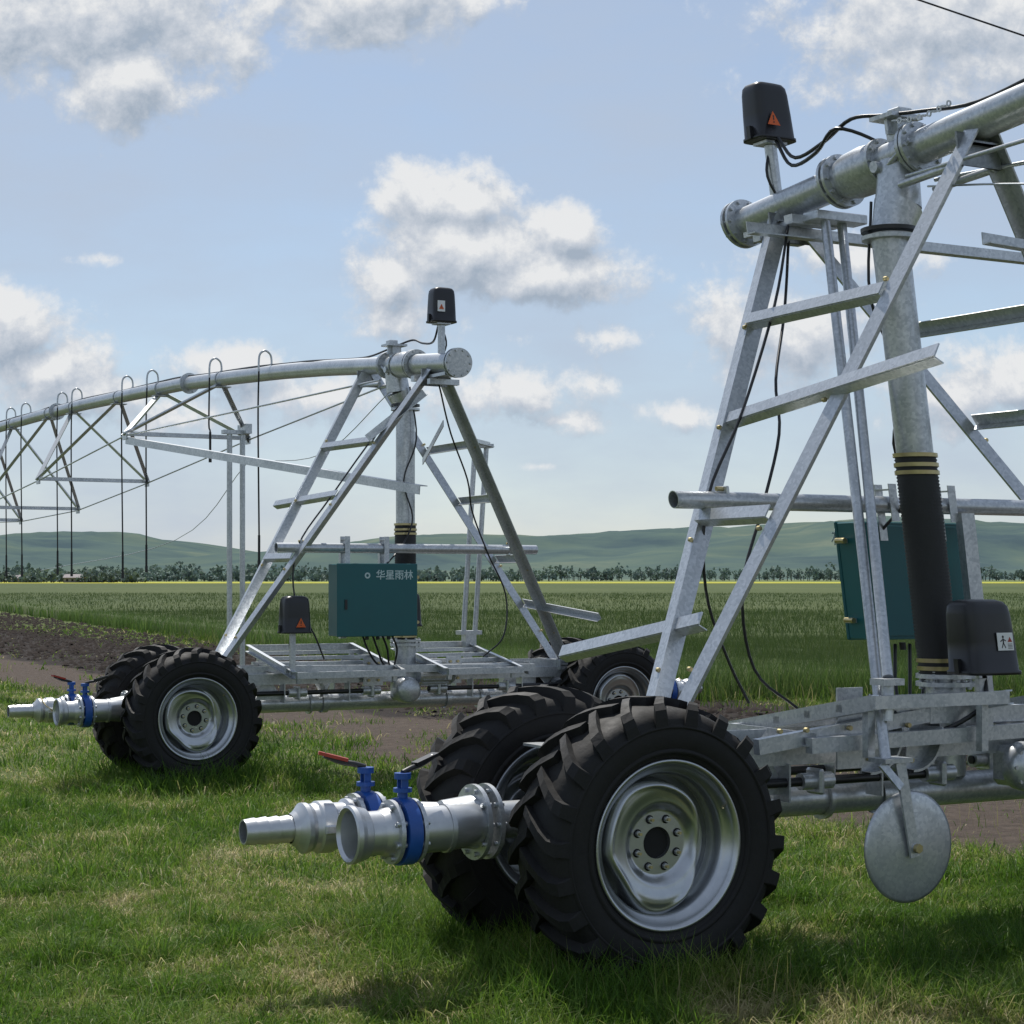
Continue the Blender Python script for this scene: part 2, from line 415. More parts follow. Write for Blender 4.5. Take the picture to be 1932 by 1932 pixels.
            i.cyl((X(xo),qq,.91),(X(xo),qq,.935),.036,n=16,mat=IBL)
            dx=(-.10 if qq==q else .10)
            i.tube([(X(xo),qq,.935),(X(xo+dx*.5),qq-.02,.95),(X(xo+dx),qq-.04,.96),(X(xo+dx*1.7),qq-.06,.99)],.013,8,IB)
            i.bar((X(xo+dx*.7),qq-.03,.966),(X(xo+dx*1.9),qq-.07,1.0),.014,.04,mat=IRD if qq==q2 else IB)
        i.lathe((X(3.26),q,.69),(sg,0,0),[(0,.105),(.03,.10),(.05,.092),(.11,.092),(.12,.108),(.15,.115),(.17,.122),(.19,.122),(.195,.112),(.18,.10),(.06,.08)],48,IC)
        i.cyl((X(3.30),q,.69),(X(3.33),q,.69),.085,n=32,mat=ID)
        i.lathe((X(3.30),q2,.69),(sg,0,0),[(0,.10),(.02,.115),(.04,.115),(.05,.10),(.10,.10),(.11,.112),(.17,.112),(.18,.104),(.20,.10),(.22,.108),(.24,.108),(.25,.095),(.27,.075),(.29,.062)],48,IC)
        i.lathe((X(3.58),q2,.69),(sg,0,0),[(0,.058),(.02,.054),(.021,.060),(.07,.053),(.071,.060),(.12,.053),(.121,.060),(.17,.053),(.171,.058),(.22,.052),(.22,.046),(.02,.046)],40,IC)
        i.cyl((X(3.60),q2,.69),(X(3.63),q2,.69),.047,n=24,mat=ID)
        for dd in(.1,-.1): i.box((X(3.45),q2+dd*1.05,.69),(.05,.03,.04),bev=.006)
        i.tube([(X(3.42),q2-.11,.66),(X(3.45),q2-.14,.70),(X(3.50),q2-.12,.74),(X(3.52),q2-.02,.81)],.005,6,IBR)
        i.make(nm,root)
    # ---- tower legs
    g=MB()
    apx=[-.85,.60]
    if R: apx=[-.92,.56]
    LG={}
    for sx in(-1,1):
        for q in apx:
            top=V(sx*.07,q,bz(q)-.03); bot=V(sx*1.90,.05*(1 if q>0 else -1),.98)
            LG[(sx,q)]=(top,bot)
            fl=(1 if (sx*q)>0 else -1)
            if not R and sx==1 and q<0:
                g.angle(bot,top+(top-bot).normalized()*.13,.085,.009,hint=(-.9,-.1,-.6),flip=1)
            else:
                g.angle(bot,top+(top-bot).normalized()*.13,.085,.009,hint=(-sx*.3,(-1 if q<0 else 1),.2) ,flip=fl)
            d=(bot-top)
            for k in(.25,.45,.66,.88):
                p=top+d*k; g.bolt(p+V(0,-.01,0),(0,-1,0),.012,.02,IBR)
        for q in apx: g.box((0,q,bz(q)-.13),(.26,.012,.16)); g.box((0,q+.02,bz(q)-.1),(.2,.06,.01))
    def onleg(sx,q,z):
        t,b=LG[(sx,q)]; return t+(b-t)*((z-t.z)/(b.z-t.z))
    for sx in(-1,1):
        ld=(LG[(sx,apx[0])][0]-LG[(sx,apx[0])][1]); ld=Vector((ld.x,0,ld.z)).normalized(); outn=Vector((sx*ld.z,0,abs(ld.x)))
        for k,z in enumerate((3.14,2.64,2.06,1.62)):
            a=onleg(sx,apx[0],z);b=onleg(sx,apx[1],z)
            if R:
                if sx==1:
                    if k==1: a=a-V(0,0,.06); b=b+(b-a).normalized()*.80+V(0,0,.05)
                    if k==3: a=V(1.53,-1.32,1.36); b=V(1.50,-.02,1.56)
            else:
                if sx==-1:
                    if k==1: b=b+V(0,.55,-.05)
                    if k==3: continue
                if sx==1 and k==3: a=a+V(.0,-1.1,-.12)
            a=a+outn*.012; b=b+outn*.012
            wd=.068 if R else .06
            g.bar(a,b,wd,.007,hint=ld)
            g.bar(a+ld*(-wd/2)-outn*.03,b+ld*(-wd/2)-outn*.03,.05,.006,hint=outn)
    if R:
        g.angle((.38,-.8,3.62),(-1.75,-.8,3.62),.07,.007)
        g.angle((.1,.62,3.36),(-1.3,.62,3.30),.06,.007)
        g.angle((-.35,.9,3.17),(-.38,2.3,3.05),.09,.008,hint=(0,0,-1))
    else:
        g.angle((-.8,6.1,3.6),(-.1,-.75,2.72),.085,.008,hint=(0,0,-1))
        g.bar((.12,-.80,3.30),(.50,.42,3.02),.06,.008); g.angle((-.55,-.62,3.12),(-.05,-.8,3.55),.07,.006)
    g.make('tower_legs',root,W)
    b=MB(); qb=-.35
    b.pipe((-1.36,qb,2.14),(1.36,qb,2.14),.045,.005,24); 
    for px in(-1.12,1.05): b.box((px,qb,2.15),(.02,.06,.13),bev=.004); b.cyl((px-.02,qb,2.2),(px+.05,qb,2.2),.012,n=8,mat=IBR)
    bc=(-.475 if not R else -.17); bw=.80 if not R else .66; bh=.66 if not R else .62; zc=1.66 if not R else 1.74
    for dx in(-.2,.2):
        b.bar((bc+dx,qb-.055,1.95),(bc+dx,qb-.055,2.25),.05,.006,hint=(1,0,0)); b.bar((bc+dx,qb+.055,2.05),(bc+dx,qb+.055,2.25),.05,.006,hint=(1,0,0))
        b.box((bc+dx,qb,2.22),(.05,.12,.006))
    if R: b.bar((bc-.27,qb+.06,1.1),(bc-.27,qb+.06,2.1),.09,.05,hint=(1,0,0))
    else: 
        for dx in(-.2,.2): b.bar((bc+dx,qb+.06,1.3),(bc+dx,qb+.06,2.1),.06,.05,hint=(1,0,0))
    b.make('cross_bar',root,W)
    k=MB(); cy=qb-.18
    k.box((bc,cy+.01,zc),(bw,.20,bh),IT,bev=.006); k.box((bc,cy-.10,zc),(bw+.012,.02,bh+.012),IT,bev=.006)
    k.box((bc,cy+.115,zc),(bw*.94,.012,bh*.94),IT,bev=.004)
    for hz in(zc-.21,zc+.21):
        k.box((bc+bw/2+.02,cy-.04,hz),(.04,.05,.025)); k.cyl((bc+bw/2+.03,cy-.07,hz-.0),(bc+bw/2+.03,cy+.0,hz),.015,n=10,mat=IBR)
    k.box((bc-bw*.40,cy-.113,zc-.04),(.025,.012,.09),IB)
    k.lathe((bc-.10-.005,cy-.112,zc+.225),(0,-1,0),[(0,.028),(.002,.028),(.002,.014),(0,.014)],20,IP)
    for dx in(-.16,-.05,.06): k.cyl((bc+dx+.1,cy+.0,zc-.33),(bc+dx+.1,cy,zc-.37),.018,n=10,mat=IB)
    ko=k.make('control_cabinet',root,W)
    tx=bpy.data.curves.new('lettering','FONT'); tx.body='\u534e\u661f\u96e8\u6797'; tx.size=.095; tx.extrude=.0008; tx.offset=.0012; tx.align_y='CENTER'
    to=bpy.data.objects.new('lettering',tx); sc.collection.objects.link(to); to.parent=root
    tl=(bc-.02,cy-.1125,zc+.225)
    to.location=(W(*tl) if W else tl); to.rotation_euler=(math.pi/2,0,0); tx.materials.append(PRT)
    # ---- riser
    s=MB(); rx=.11
    s.cyl((rx,0,2.36),(rx,0,3.55),.092,n=36); s.cyl((rx,0,3.50),(rx*.3,0,3.66),.092,.12,n=36)
    s.lathe((rx,0,3.5),(0,0,1),[(-.02,.092),(-.02,.14),(.0,.14),(0,.092)],36); s.lathe((rx,0,3.53),(0,0,1),[(-.015,.092),(-.01,.14),(.01,.14),(.01,.092)],36,IB)
    s.cyl((rx*.3,0,3.66),(0,0,3.88),.115,.10,n=36)
    pr=[(0,.1)]
    z=0
    while z<1.10: pr+= [(z+.006,.106),(z+.014,.1)]; z+=.018
    s.lathes((rx,0,1.27),(0,0,1),pr,36,IH)
    for zc2 in(1.30,1.34,2.29,2.33,2.38): s.lathe((rx,0,zc2),(0,0,1),[(-.010,.1),(-.010,.111),(.010,.111),(.010,.1)],36,IBR); s.box((rx-.05,-.115,zc2),(.05,.03,.02),IBR)
    s.make('riser_pipe',root,W)
    # ---- boom
    m=MB()
    P=[(0,q,bz(q)) for q in np.arange(-1.34,27,.35)]
    m.tube(P,.084,28,IG,1)
    for q,rr in((-1.345,.135),(-1.30,.135),(-.47,.14),(-.43,.14),(-.10,.125),(.14,.13),(.17,.13)): 
        sl=(bz(q+.2)-bz(q-.2))/.4; ring(m,(0,q,bz(q)),(0,1,sl if q>-1.2 else .08),rr,.02,10)
    for q in(6.05,12.3,18.6): ring(m,(0,q,bz(q)),(0,1,0),.13,.03,8)
    if not R: m.cyl((0,-1.28,bz(-1.28)),(0,-.5,bz(-.5)),.095,.095,n=32)
    m.lathes((0,-.42,bz(-.42)),(0,1,.08),[(0,.10),(.08,.12),(.2,.125),(.3,.115)],32)
    m.box((0,.02,4.03),(.07,.09,.14)); m.box((0,.02,4.105),(.2,.17,.02)); m.box((0,.02,4.06),(.14,.02,.08)); m.box((-.02,.03,4.135),(.09,.09,.04),bev=.006)
    for sx in(-1,1): m.cyl((sx*.09,-.05,3.82),(sx*.09,.2,3.95),.014,n=8); m.cyl((sx*.09,-.04,3.86),(sx*.13,-.04,3.86),.03,n=12)
    m.box((0,-.98,bz(-1)-.115),(.16,.5,.03)); m.box((0,-.72,bz(-1)-.12),(.32,.07,.05))
    m.box((.02,-1.0,bz(-1)-.17),(.30,.06,.05))
    m.cyl((0,-1.0,bz(-1)+.05),(0,-1.0,4.18),.034,n=16); m.box((0,-1.0,4.19),(.14,.12,.015))
    for j in range(12):
        q=.12+.035*j; zz=4.06+.0*j-.02*math.sin(j/11*math.pi)
        m.lathe((.10,q,zz),(1,0,0) if j%2 else (0,0,1),[(-.003,.009),(-.003,.016),(.003,.016),(.003,.009),(-.003,.009)],10)
    m.make('boom_pipe',root,W)
    gn=MB()
    if not R:
        GN=[(3.25,2.04),(4.88,3.3),(7.3,2.0),(8.4,1.92),(10.9,1.95),(11.7,1.98),(13.9,1.95),(14.9,1.95),(17.0,1.9),(19.5,1.9),(22,1.8)]
    else: GN=[(3.3,2.0),(5.2,2.0),(7.2,2.0),(9.5,2.0)]
    for q,zb in GN:
        z0=bz(q)+.06
        w2=.15 if not R else -.15
        gn.tube([(0,q,z0),(0,q,z0+.09),(-w2*.12,q,z0+.15),(-w2*.5,q,z0+.185),(-w2*.88,q,z0+.15),(-w2,q,z0+.07),(-w2,q,z0-.05)],.012,8,IG,4)
        gn.cyl((0,q,z0-.01),(0,q,z0+.04),.02,n=8)
        sw=random.uniform(-.04,.06)
        gn.tube([(-w2,q,z0-.04),(-w2-.01,q+sw*.3,z0-.6),(-w2,q+sw,zb+.3),(-w2,q+sw,zb)],.010,8,IH,4)
        gn.cyl((-w2,q+sw,zb+.02),(-w2,q+sw,zb+.30),.015,n=8,mat=IH)
        gn.cyl((-w2,q+sw,zb+.02),(-w2,q+sw,zb-.06),.02,n=8,mat=IB)
    gn.make('drop_hoses',root,W)
    tr=MB(); hw=.8
    NN=NODES if not R else NODES[:3]
    pk=lambda q:V(0,q,bz(q)-.07)
    for i,(q,z) in enumerate(NN):
        A=V(-hw,q,z);B=V(hw,q,z)
        tr.angle(A,B,.055,.006)
        for X in(A,B):
            h=(-1 if X is A else 1,0,0)
            tr.angle(pk(q-1.25),X,.05,.006,hint=h); tr.angle(pk(q+1.05),X,.05,.006,hint=h)
            tr.box(X,(.02,.16,.10))
        for sx,X in((-1,A),(1,B)):
            if i==0: tr.cyl((sx*.09,.15,3.78),X,.0105,n=8)
            else: tr.cyl(V(sx*hw,NN[i-1][0],NN[i-1][1]),X,.0105,n=8)
    for sx in(-1,1):
        tr.cyl((sx*.11,.12,3.74),(sx*.11,.55,3.76),.02,n=8)
    for q in [n[0]-1.25 for n in NN]+[n[0]+1.05 for n in NN]:
        tr.box((0,q,bz(q)-.095),(.2,.14,.012)); tr.lathe((0,q,bz(q)),(0,1,0),[(-.02,.085),(-.02,.094),(.02,.094),(.02,.085)],24)
    tr.tube([(.1,.3,3.7),(.5,3,3.25),(.8,6.1,3.35)],.005,6,IG); tr.tube([(.8,6.1,3.35),(.8,9,2.4),(.7,16,2.0)],.005,6,IG)
    tr.make('boom_truss',root,W)
    po=MB()
    if R:
        po.cyl((1.02,.62,.92),(.40,-.60,3.63),.026,n=16); po.cyl((.95,.55,1.30),(.26,-.64,3.64),.026,n=16)
        po.box((.31,-.63,3.66),(.34,.12,.05),bev=.005); po.box((.97,.57,1.28),(.12,.10,.03)); po.cyl((.96,.56,1.10),(.95,.55,1.27),.03,n=10)
        po.make('guide_poles',root,None)
        d=MB(); o=V(.90,.63,.53)
        d.lathes(o,(0,1,0),[(-.004,.252),(.004,.256),(.010,.24),(.016,.19),(.022,.12),(.028,.05),(.03,.001)],56,IG)
        d.lathes(o,(0,1,0),[(-.004,.252),(.0,.24),(.006,.19),(.012,.12),(.018,.001)],56,IG)
        d.bar(o+V(0,.05,-.04),V(.98,.67,.92),.055,.012,hint=(1,0,0)); d.bar(o+V(.09,.06,.28),V(1.08,.66,.92),.04,.012,hint=(1,0,0))
        d.box((1.0,.63,.93),(.16,.12,.02)); d.cyl(o+V(0,-.02,0),o+V(0,.06,0),.022,n=12); d.bolt(o+V(0,.06,0),(0,1,0),.022,.02,IBR)
        d.make('marker_disc',root)
    else:
        for dx in(0,.13):
            po.cyl((1.13+dx,.5,3.2),(1.0+dx,.5,1.33),.026,n=14)
        po.box((1.19,.5,3.21),(.26,.1,.04)); po.box((1.06,.5,1.31),(.24,.12,.04)); po.box((1.06,.5,1.22),(.12,.1,.16)); po.bar((1.06,.5,1.0),(1.06,.5,1.2),.05,.05,hint=(1,0,0))
        po.angle((.62,-.3,3.18),(1.3,.5,3.2),.05,.006)
        for dx in(0,.17):
            po.cyl((.40+dx,5.7,3.66),(.40+dx,5.7,.02),.034,n=14)
        po.box((.48,5.7,3.68),(.34,.1,.05)); po.box((.48,5.7,.02),(.5,.3,.03)); po.box((.6,5.7,3.72),(.08,.3,.12))
        po.make('prop_poles',root)
    bx=MB()
    rbox(bx,(0,-1.0,4.20),.24,.19,.32)
    if R: tri(bx,(.04,-.895,4.30),.075,(0,1,0),IO)
    else:
        quad(bx,(-.05,-1.098,4.34),.075,.10,(0,-1,0),IW); tri(bx,(-.05,-1.102,4.33),.045,(0,-1,0),IO)
    if not R:
        rbox(bx,(-1.24,-.5,1.36),.27,.2,.34); tri(bx,(-1.22,-.605,1.45),.085,(0,-1,0),IO)
        bx.bar((-1.26,-.5,.98),(-1.26,-.5,1.36),.05,.03,hint=(1,0,0),mat=IG)
        rbox(bx,(.36,.5,1.38),.27,.2,.34); tri(bx,(.36,.395,1.47),.085,(0,-1,0),IO); bx.bar((.33,.5,1.0),(.33,.5,1.38),.05,.03,hint=(1,0,0),mat=IG)
    else:
        rbox(bx,(.20,.42,1.29),.31,.22,.36); pictogram(bx,(.15,.532,1.45),.10,.085,(0,1,0))
        bx.bar((.22,.42,.98),(.22,.42,1.27),.06,.03,hint=(1,0,0),mat=IG)
        rbox(bx,(-1.2,.4,1.27),.31,.22,.36)
    bx.make('sensor_boxes',root,W)
    cb=MB()
    cb.tube([(.02,-.9,4.2),(.04,-.75,4.06),(.08,-.45,4.08),(.10,-.2,4.14),(.06,.0,4.12),(.03,.25,4.09),(.0,.6,4.06),(.04,1.2,4.10),(-.03,2.0,4.16),(.03,2.8,4.22)]+[(random.uniform(-.03,.03),q,bz(q)+.09) for q in np.arange(3.6,26,.9)],.010,8,IB,5)
    if R: cb.tube([(.02,-.92,4.19),(.03,-.8,4.03),(.1,-.5,4.03),(.12,-.3,4.11),(.0,-.15,4.03),(0,-.1,3.95)],.010,8,IB,5)
    cb.tube([(.0,-1.0,4.18),(.06,-.98,4.0),(-.02,-.95,3.78),(.05,-.9,3.55),(.2,-.8,3.2),(.5,-.55,2.8),(.62 ,-.42,2.5),(.8,-.4,2.1),(1.05,-.3,1.7),(1.0,-.35,1.3),(.8,-.3,1.1)],.008,8,IB,5)
    cb.tube([(.1,-.12,3.7),(.16,-.14,3.2),(.03,-.13,2.8),(.12,-.14,2.45),(.0,-.2,2.2),(bc+.2,-.42,2.0)],.008,8,IB,5)
    s1=-1 if not R else 1
    cb.tube([(s1*.1,-.8,3.7),(s1*.45,-.55,3.2),(s1*.85,-.4,2.6),(s1*1.15,-.36,2.15),(s1*1.2,-.4,1.7),(s1*1.05,-.5,1.35),(s1*.95,-.5,1.12)],.008,8,IB,5)
    for j in range(4): cb.tube([(bc-.05+.1*j-.05,cy,zc-.34),(bc-.03+.1*j,cy+.05,1.2),(bc+.1+.06*j,cy+.12,1.06),(bc+.3,cy+.2,1.0)],.010,8,IB,5)
    cb.tube([(-1.26,-.45,1.37),(-1.22,-.35,1.2),(-1.1,-.3,1.0),(-.8,-.25,.95)],.010,8,IB,5)
    if R: cb.tube([(.2,.42,1.28),(.25,.45,1.15),(.4,.4,1.05),(.5,.3,1.0)],.012,8,IB,5)
    cb.make('cables',root,W)
    return root
t,r=wheel_mesh()
WT=t.make('tyre_base'); WR=r.make('rim_base')
L=machine((-1.127,17.88,-.105),TH,False)
Rm=machine((2.29,9.435,0),TH+math.pi,True)
for o in(WT,WR): bpy.data.objects.remove(o)

# ------------------------------------------------------------------ terrain
def gz(x,y): 
    return -.25*(1-np.exp(-np.maximum(0,y-9)/15.0))
def vnoise(x,y,seed=0):
    xi=np.floor(x).astype(int);yi=np.floor(y).astype(int);fx=x-xi;fy=y-yi
    def h(a,b):
        n=(a*374761393+b*668265263+seed*974711)&0xffffffff; n=((n^(n>>13))*1274126177)&0xffffffff
        return ((n^(n>>16))&0xffff)/65535.0
    fx=fx*fx*(3-2*fx);fy=fy*fy*(3-2*fy)
    return (h(xi,yi)*(1-fx)+h(xi+1,yi)*fx)*(1-fy)+(h(xi,yi+1)*(1-fx)+h(xi+1,yi+1)*fx)*fy
def fbm(x,y,seed=0,o=4):
    s=0;a=.5
    for k in range(o): s=s+a*vnoise(x,y,seed+k); x=x*2.03;y=y*2.03;a*=.5
    return s/(1-.5**o)
def pq(x,y): return x*CT+y*ST
def pedge(y): return 16.3+np.maximum(0,y-33)*.13
def gridmesh(name,X,Y,Z,mat,smooth=True):
    nr,nc=X.shape; co=np.stack([X,Y,Z],-1).reshape(-1,3)
    idx=np.arange(nr*nc).reshape(nr,nc)
    f=np.stack([idx[:-1,:-1],idx[:-1,1:],idx[1:,1:],idx[1:,:-1]],-1).reshape(-1,4)
    me=bpy.data.meshes.new(name); me.vertices.add(len(co)); me.vertices.foreach_set('co',co.ravel().astype(np.float32))
    me.loops.add(f.size); me.loops.foreach_set('vertex_index',f.ravel()); me.polygons.add(len(f))
    me.polygons.foreach_set('loop_start',np.arange(0,f.size,4)); me.polygons.foreach_set('loop_total',np.full(len(f),4))
    me.polygons.foreach_set('use_smooth',np.full(len(f),smooth))
    me.update(calc_edges=True); me.validate(); me.materials.append(mat)
    ob=bpy.data.objects.new(name,me); sc.collection.objects.link(ob); return ob
def ground_mat():
    m,nt,b=newmat('ground_soil_and_turf'); lk=nt.links.new
    geo=N(nt,'ShaderNodeNewGeometry'); pos=geo.outputs['Position']
    dot=N(nt,'ShaderNodeVectorMath',operation='DOT_PRODUCT'); dot.inputs[1].default_value=(CT,ST,0); lk(pos,dot.inputs[0])
    nb=N(nt,'ShaderNodeTexNoise',Scale=.35,Detail=5,Roughness=.6); lk(pos,nb.inputs['Vector'])
    a=N(nt,'ShaderNodeMath',operation='MULTIPLY_ADD'); a.inputs[1].default_value=2.4; lk(nb.outputs['Fac'],a.inputs[0]); lk(dot.outputs['Value'],a.inputs[2])
    nf=N(nt,'ShaderNodeTexNoise',Scale=9.0,Detail=8,Roughness=.7); lk(pos,nf.inputs['Vector'])
    turf=ramp(nt,nf.outputs['Fac'],[(.3,(.05,.075,.02)),(.5,(.08,.11,.03)),(.72,(.14,.14,.06))])
    path=ramp(nt,nf.outputs['Fac'],[(.3,(.045,.034,.028)),(.7,(.10,.077,.060))])
    soil=ramp(nt,nf.outputs['Fac'],[(.3,(.014,.011,.010)),(.7,(.036,.028,.024))])
    def band(lo,hi):
        r=N(nt,'ShaderNodeMapRange',interpolation_type='SMOOTHSTEP'); r.inputs['From Min'].default_value=lo; r.inputs['From Max'].default_value=hi
        lk(a.outputs[0],r.inputs['Value']); return r.outputs[0]
    def mix(f,x,y):
        mm=N(nt,'ShaderNodeMix',data_type='RGBA'); lk(f,mm.inputs['Factor']); lk(x,mm.inputs['A']); lk(y,mm.inputs['B']); return mm.outputs['Result']
    c=mix(band(9.1,9.7),turf,path); c=mix(band(12.1,12.5),c,soil); c=mix(band(18.6,19.2),c,turf)
    lk(c,b.inputs['Base Color']); b.inputs['Roughness'].default_value=.95; b.inputs['Specular IOR Level'].default_value=.15
    bp=N(nt,'ShaderNodeBump',Strength=.9,Distance=.05); lk(nf.outputs['Fac'],bp.inputs['Height']); lk(bp.outputs[0],b.inputs['Normal'])
    return m
ys=np.concatenate([np.linspace(-12,60,220),60*np.exp(np.linspace(.02,4.95,90))])
us=np.linspace(-1,1,161)
Y=np.repeat(ys[:,None],len(us),1); X=us[None,:]*(22+np.maximum(0,Y)*.9)
Z=gz(X,Y)+(fbm(X*.6+50,Y*.6+50,3)-.5)*.07*np.clip(1-(Y-60)/60,0,1)
p=pq(X,Y); Z=Z+np.where((p>11.3)&(p<15.8)&(Y>20)&(Y<140),(fbm(X*3+9,Y*3+9,5)-.45)*.18,0)
Z=Z-np.clip((Y-300)/300,0,1)*.3
gridmesh('ground',X,Y,Z,ground_mat())

# ------------------------------------------------------------------ blades
def leafmat(name,rough=.55,trans=.35):
    m,nt,b=newmat(name); at=N(nt,'ShaderNodeAttribute',attribute_name='Col')
    nt.links.new(at.outputs['Color'],b.inputs['Base Color']); b.inputs['Roughness'].default_value=rough; b.inputs['Specular IOR Level'].default_value=.3
    tr=N(nt,'ShaderNodeBsdfTranslucent'); nt.links.new(at.outputs['Color'],tr.inputs['Color'])
    mx=N(nt,'ShaderNodeMixShader'); mx.inputs[0].default_value=trans
    out=[n for n in nt.nodes if n.type=='OUTPUT_MATERIAL'][0]
    nt.links.new(b.outputs[0],mx.inputs[1]); nt.links.new(tr.outputs[0],mx.inputs[2]); nt.links.new(mx.outputs[0],out.inputs['Surface'])
    return m
def blades(x,y,z,h,w,lean,col):
    n=len(x); a=rng.uniform(0,2*np.pi,n); la=rng.uniform(0,2*np.pi,n)
    dx,dy=np.cos(a)*w/2,np.sin(a)*w/2; lx,ly=np.cos(la)*lean*h,np.sin(la)*lean*h
    co=np.zeros((n,5,3))
    co[:,0]=np.stack([x-dx,y-dy,z],-1);co[:,1]=np.stack([x+dx,y+dy,z],-1)
    co[:,2]=np.stack([x-dx*.75+lx*.35,y-dy*.75+ly*.35,z+h*.55],-1);co[:,3]=np.stack([x+dx*.75+lx*.35,y+dy*.75+ly*.35,z+h*.55],-1)
    co[:,4]=np.stack([x+lx,y+ly,z+h*np.maximum(.12,1-.35*lean**2)],-1)
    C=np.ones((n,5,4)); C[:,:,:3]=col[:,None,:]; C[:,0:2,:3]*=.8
    return co,C
def blademesh(name,parts,mat):
    co=np.concatenate([p[0] for p in parts]);C=np.concatenate([p[1] for p in parts]); n=len(co)
    b=np.arange(n)[:,None]*5
    loops=(b+np.array([0,1,3,2,2,3,4])[None,:]).ravel()
    me=bpy.data.meshes.new(name); me.vertices.add(n*5); me.vertices.foreach_set('co',co.ravel().astype(np.float32))
    me.loops.add(len(loops)); me.loops.foreach_set('vertex_index',loops)
    me.polygons.add(n*2); st=(np.arange(n)[:,None]*7+np.array([0,4])[None,:]).ravel()
    me.polygons.foreach_set('loop_start',st); me.polygons.foreach_set('loop_total',np.tile([4,3],n))
    me.update(calc_edges=True)
    at=me.attributes.new('Col','FLOAT_COLOR','POINT'); at.data.foreach_set('color',C.ravel().astype(np.float32))
    me.materials.append(mat)
    ob=bpy.data.objects.new(name,me); sc.collection.objects.link(ob); return ob
def colmix(t,stops):
    t=np.clip(t,0,1); P=[s[0] for s in stops]; return np.stack([np.interp(t,P,[s[1][k] for s in stops]) for k in range(3)],-1)
GC=[(0,(.07,.15,.015)),(.35,(.125,.22,.028)),(.65,(.20,.265,.05)),(.85,(.32,.31,.12)),(1,(.45,.39,.21))]
def scatter(n,y0,y1,ux=.36,m=1.0):
    y=np.sqrt(rng.uniform(y0**2,y1**2,n)); x=rng.uniform(-ux,ux,n)*y+rng.uniform(-m,m,n); return x,y
def wheeldist(x,y):
    d=np.full(x.shape,9.)
    for (ox,oy) in((-1.127,17.88),(2.29,9.435)):
        for t in(-2.2,2.2):
            for q in(-.47,.47):
                cx=ox+t*CT-q*ST;cy=oy+t*ST+q*CT
                a=(x-cx)*CT+(y-cy)*ST;bq=-(x-cx)*ST+(y-cy)*CT
                d=np.minimum(d,np.hypot(np.maximum(np.abs(a)-.35,0),np.maximum(np.abs(bq)-.19,0)))
    return d
def grass_layer(n,y0,y1,wb,hs):
    x,y=scatter(n,y0,y1)
    p=pq(x,y)+2.4*(fbm(x*.35+7,y*.35+3,31)-.5)
    big=fbm(x*.8+40,y*.8+40,12); sm=fbm(x*5,y*5,22,2)
    dirt=np.clip((p-8.1)/.6,0,1)*np.clip((17.6-p)/.8,0,1)*np.clip((y-9.6)/1.0,0,1)
    patch=fbm(x*1.1+3,y*.9+8,55,3)
    keep=rng.uniform(0,1,n)>dirt*np.where(patch>.62,.6,.985)
    keep&=rng.uniform(0,1,n)<(.45+1.3*fbm(x*2.2,y*2.2,77,3))
    x,y,big,sm=x[keep],y[keep],big[keep],sm[keep]; n=len(x)
    wd=wheeldist(x,y)
    lush=np.clip(1.2-wd*1.3,0,1)+np.clip((x-1.0)/1.5,0,1)*np.clip((9.5-y)/2,0,1)*.5
    lush=np.clip(lush,0,1)
    tuft=np.clip((fbm(x*3.1+5,y*3.1+2,61,2)-.58)*6,0,1)
    h=hs*(.4+1.2*rng.uniform(0,1,n)**2)*(.6+.8*big)*(1+2.3*lush+1.0*tuft)
    h*=np.where(wd<.02,.3,1)
    w=wb*rng.uniform(.6,1.3,n)
    med=fbm(x*2.3+9,y*2.3+1,91,3); fine=fbm(x*9+3,y*9+1,17,2)
    t=.40+1.0*(.5-big)+1.2*(.5-med)+.9*(fine-.5)+.4*(sm-.5)-.35*lush-.15*tuft+rng.normal(0,.15,n)+np.where(rng.uniform(0,1,n)<.11*(1-lush),.55,0)
    col=colmix(t,GC)*rng.uniform(.70,1.30,(n,1))
    lean=np.where(t>.75,rng.uniform(.6,1.6,n),rng.uniform(.2,1.2,n))
    return blades(x,y,gz(x,y)-.01+(fbm(x*.6+50,y*.6+50,3)-.5)*.07,h,w,lean,col)
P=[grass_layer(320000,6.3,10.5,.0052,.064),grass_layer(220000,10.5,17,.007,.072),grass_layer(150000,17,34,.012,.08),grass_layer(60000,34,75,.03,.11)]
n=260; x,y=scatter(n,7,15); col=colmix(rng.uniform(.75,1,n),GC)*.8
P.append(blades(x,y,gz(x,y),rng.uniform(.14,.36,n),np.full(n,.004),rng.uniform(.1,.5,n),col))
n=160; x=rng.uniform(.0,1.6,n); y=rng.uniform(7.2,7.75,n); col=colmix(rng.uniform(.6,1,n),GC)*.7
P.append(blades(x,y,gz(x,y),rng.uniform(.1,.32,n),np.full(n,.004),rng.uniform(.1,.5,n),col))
blademesh('grass',P,leafmat('grass_blades',trans=.45))
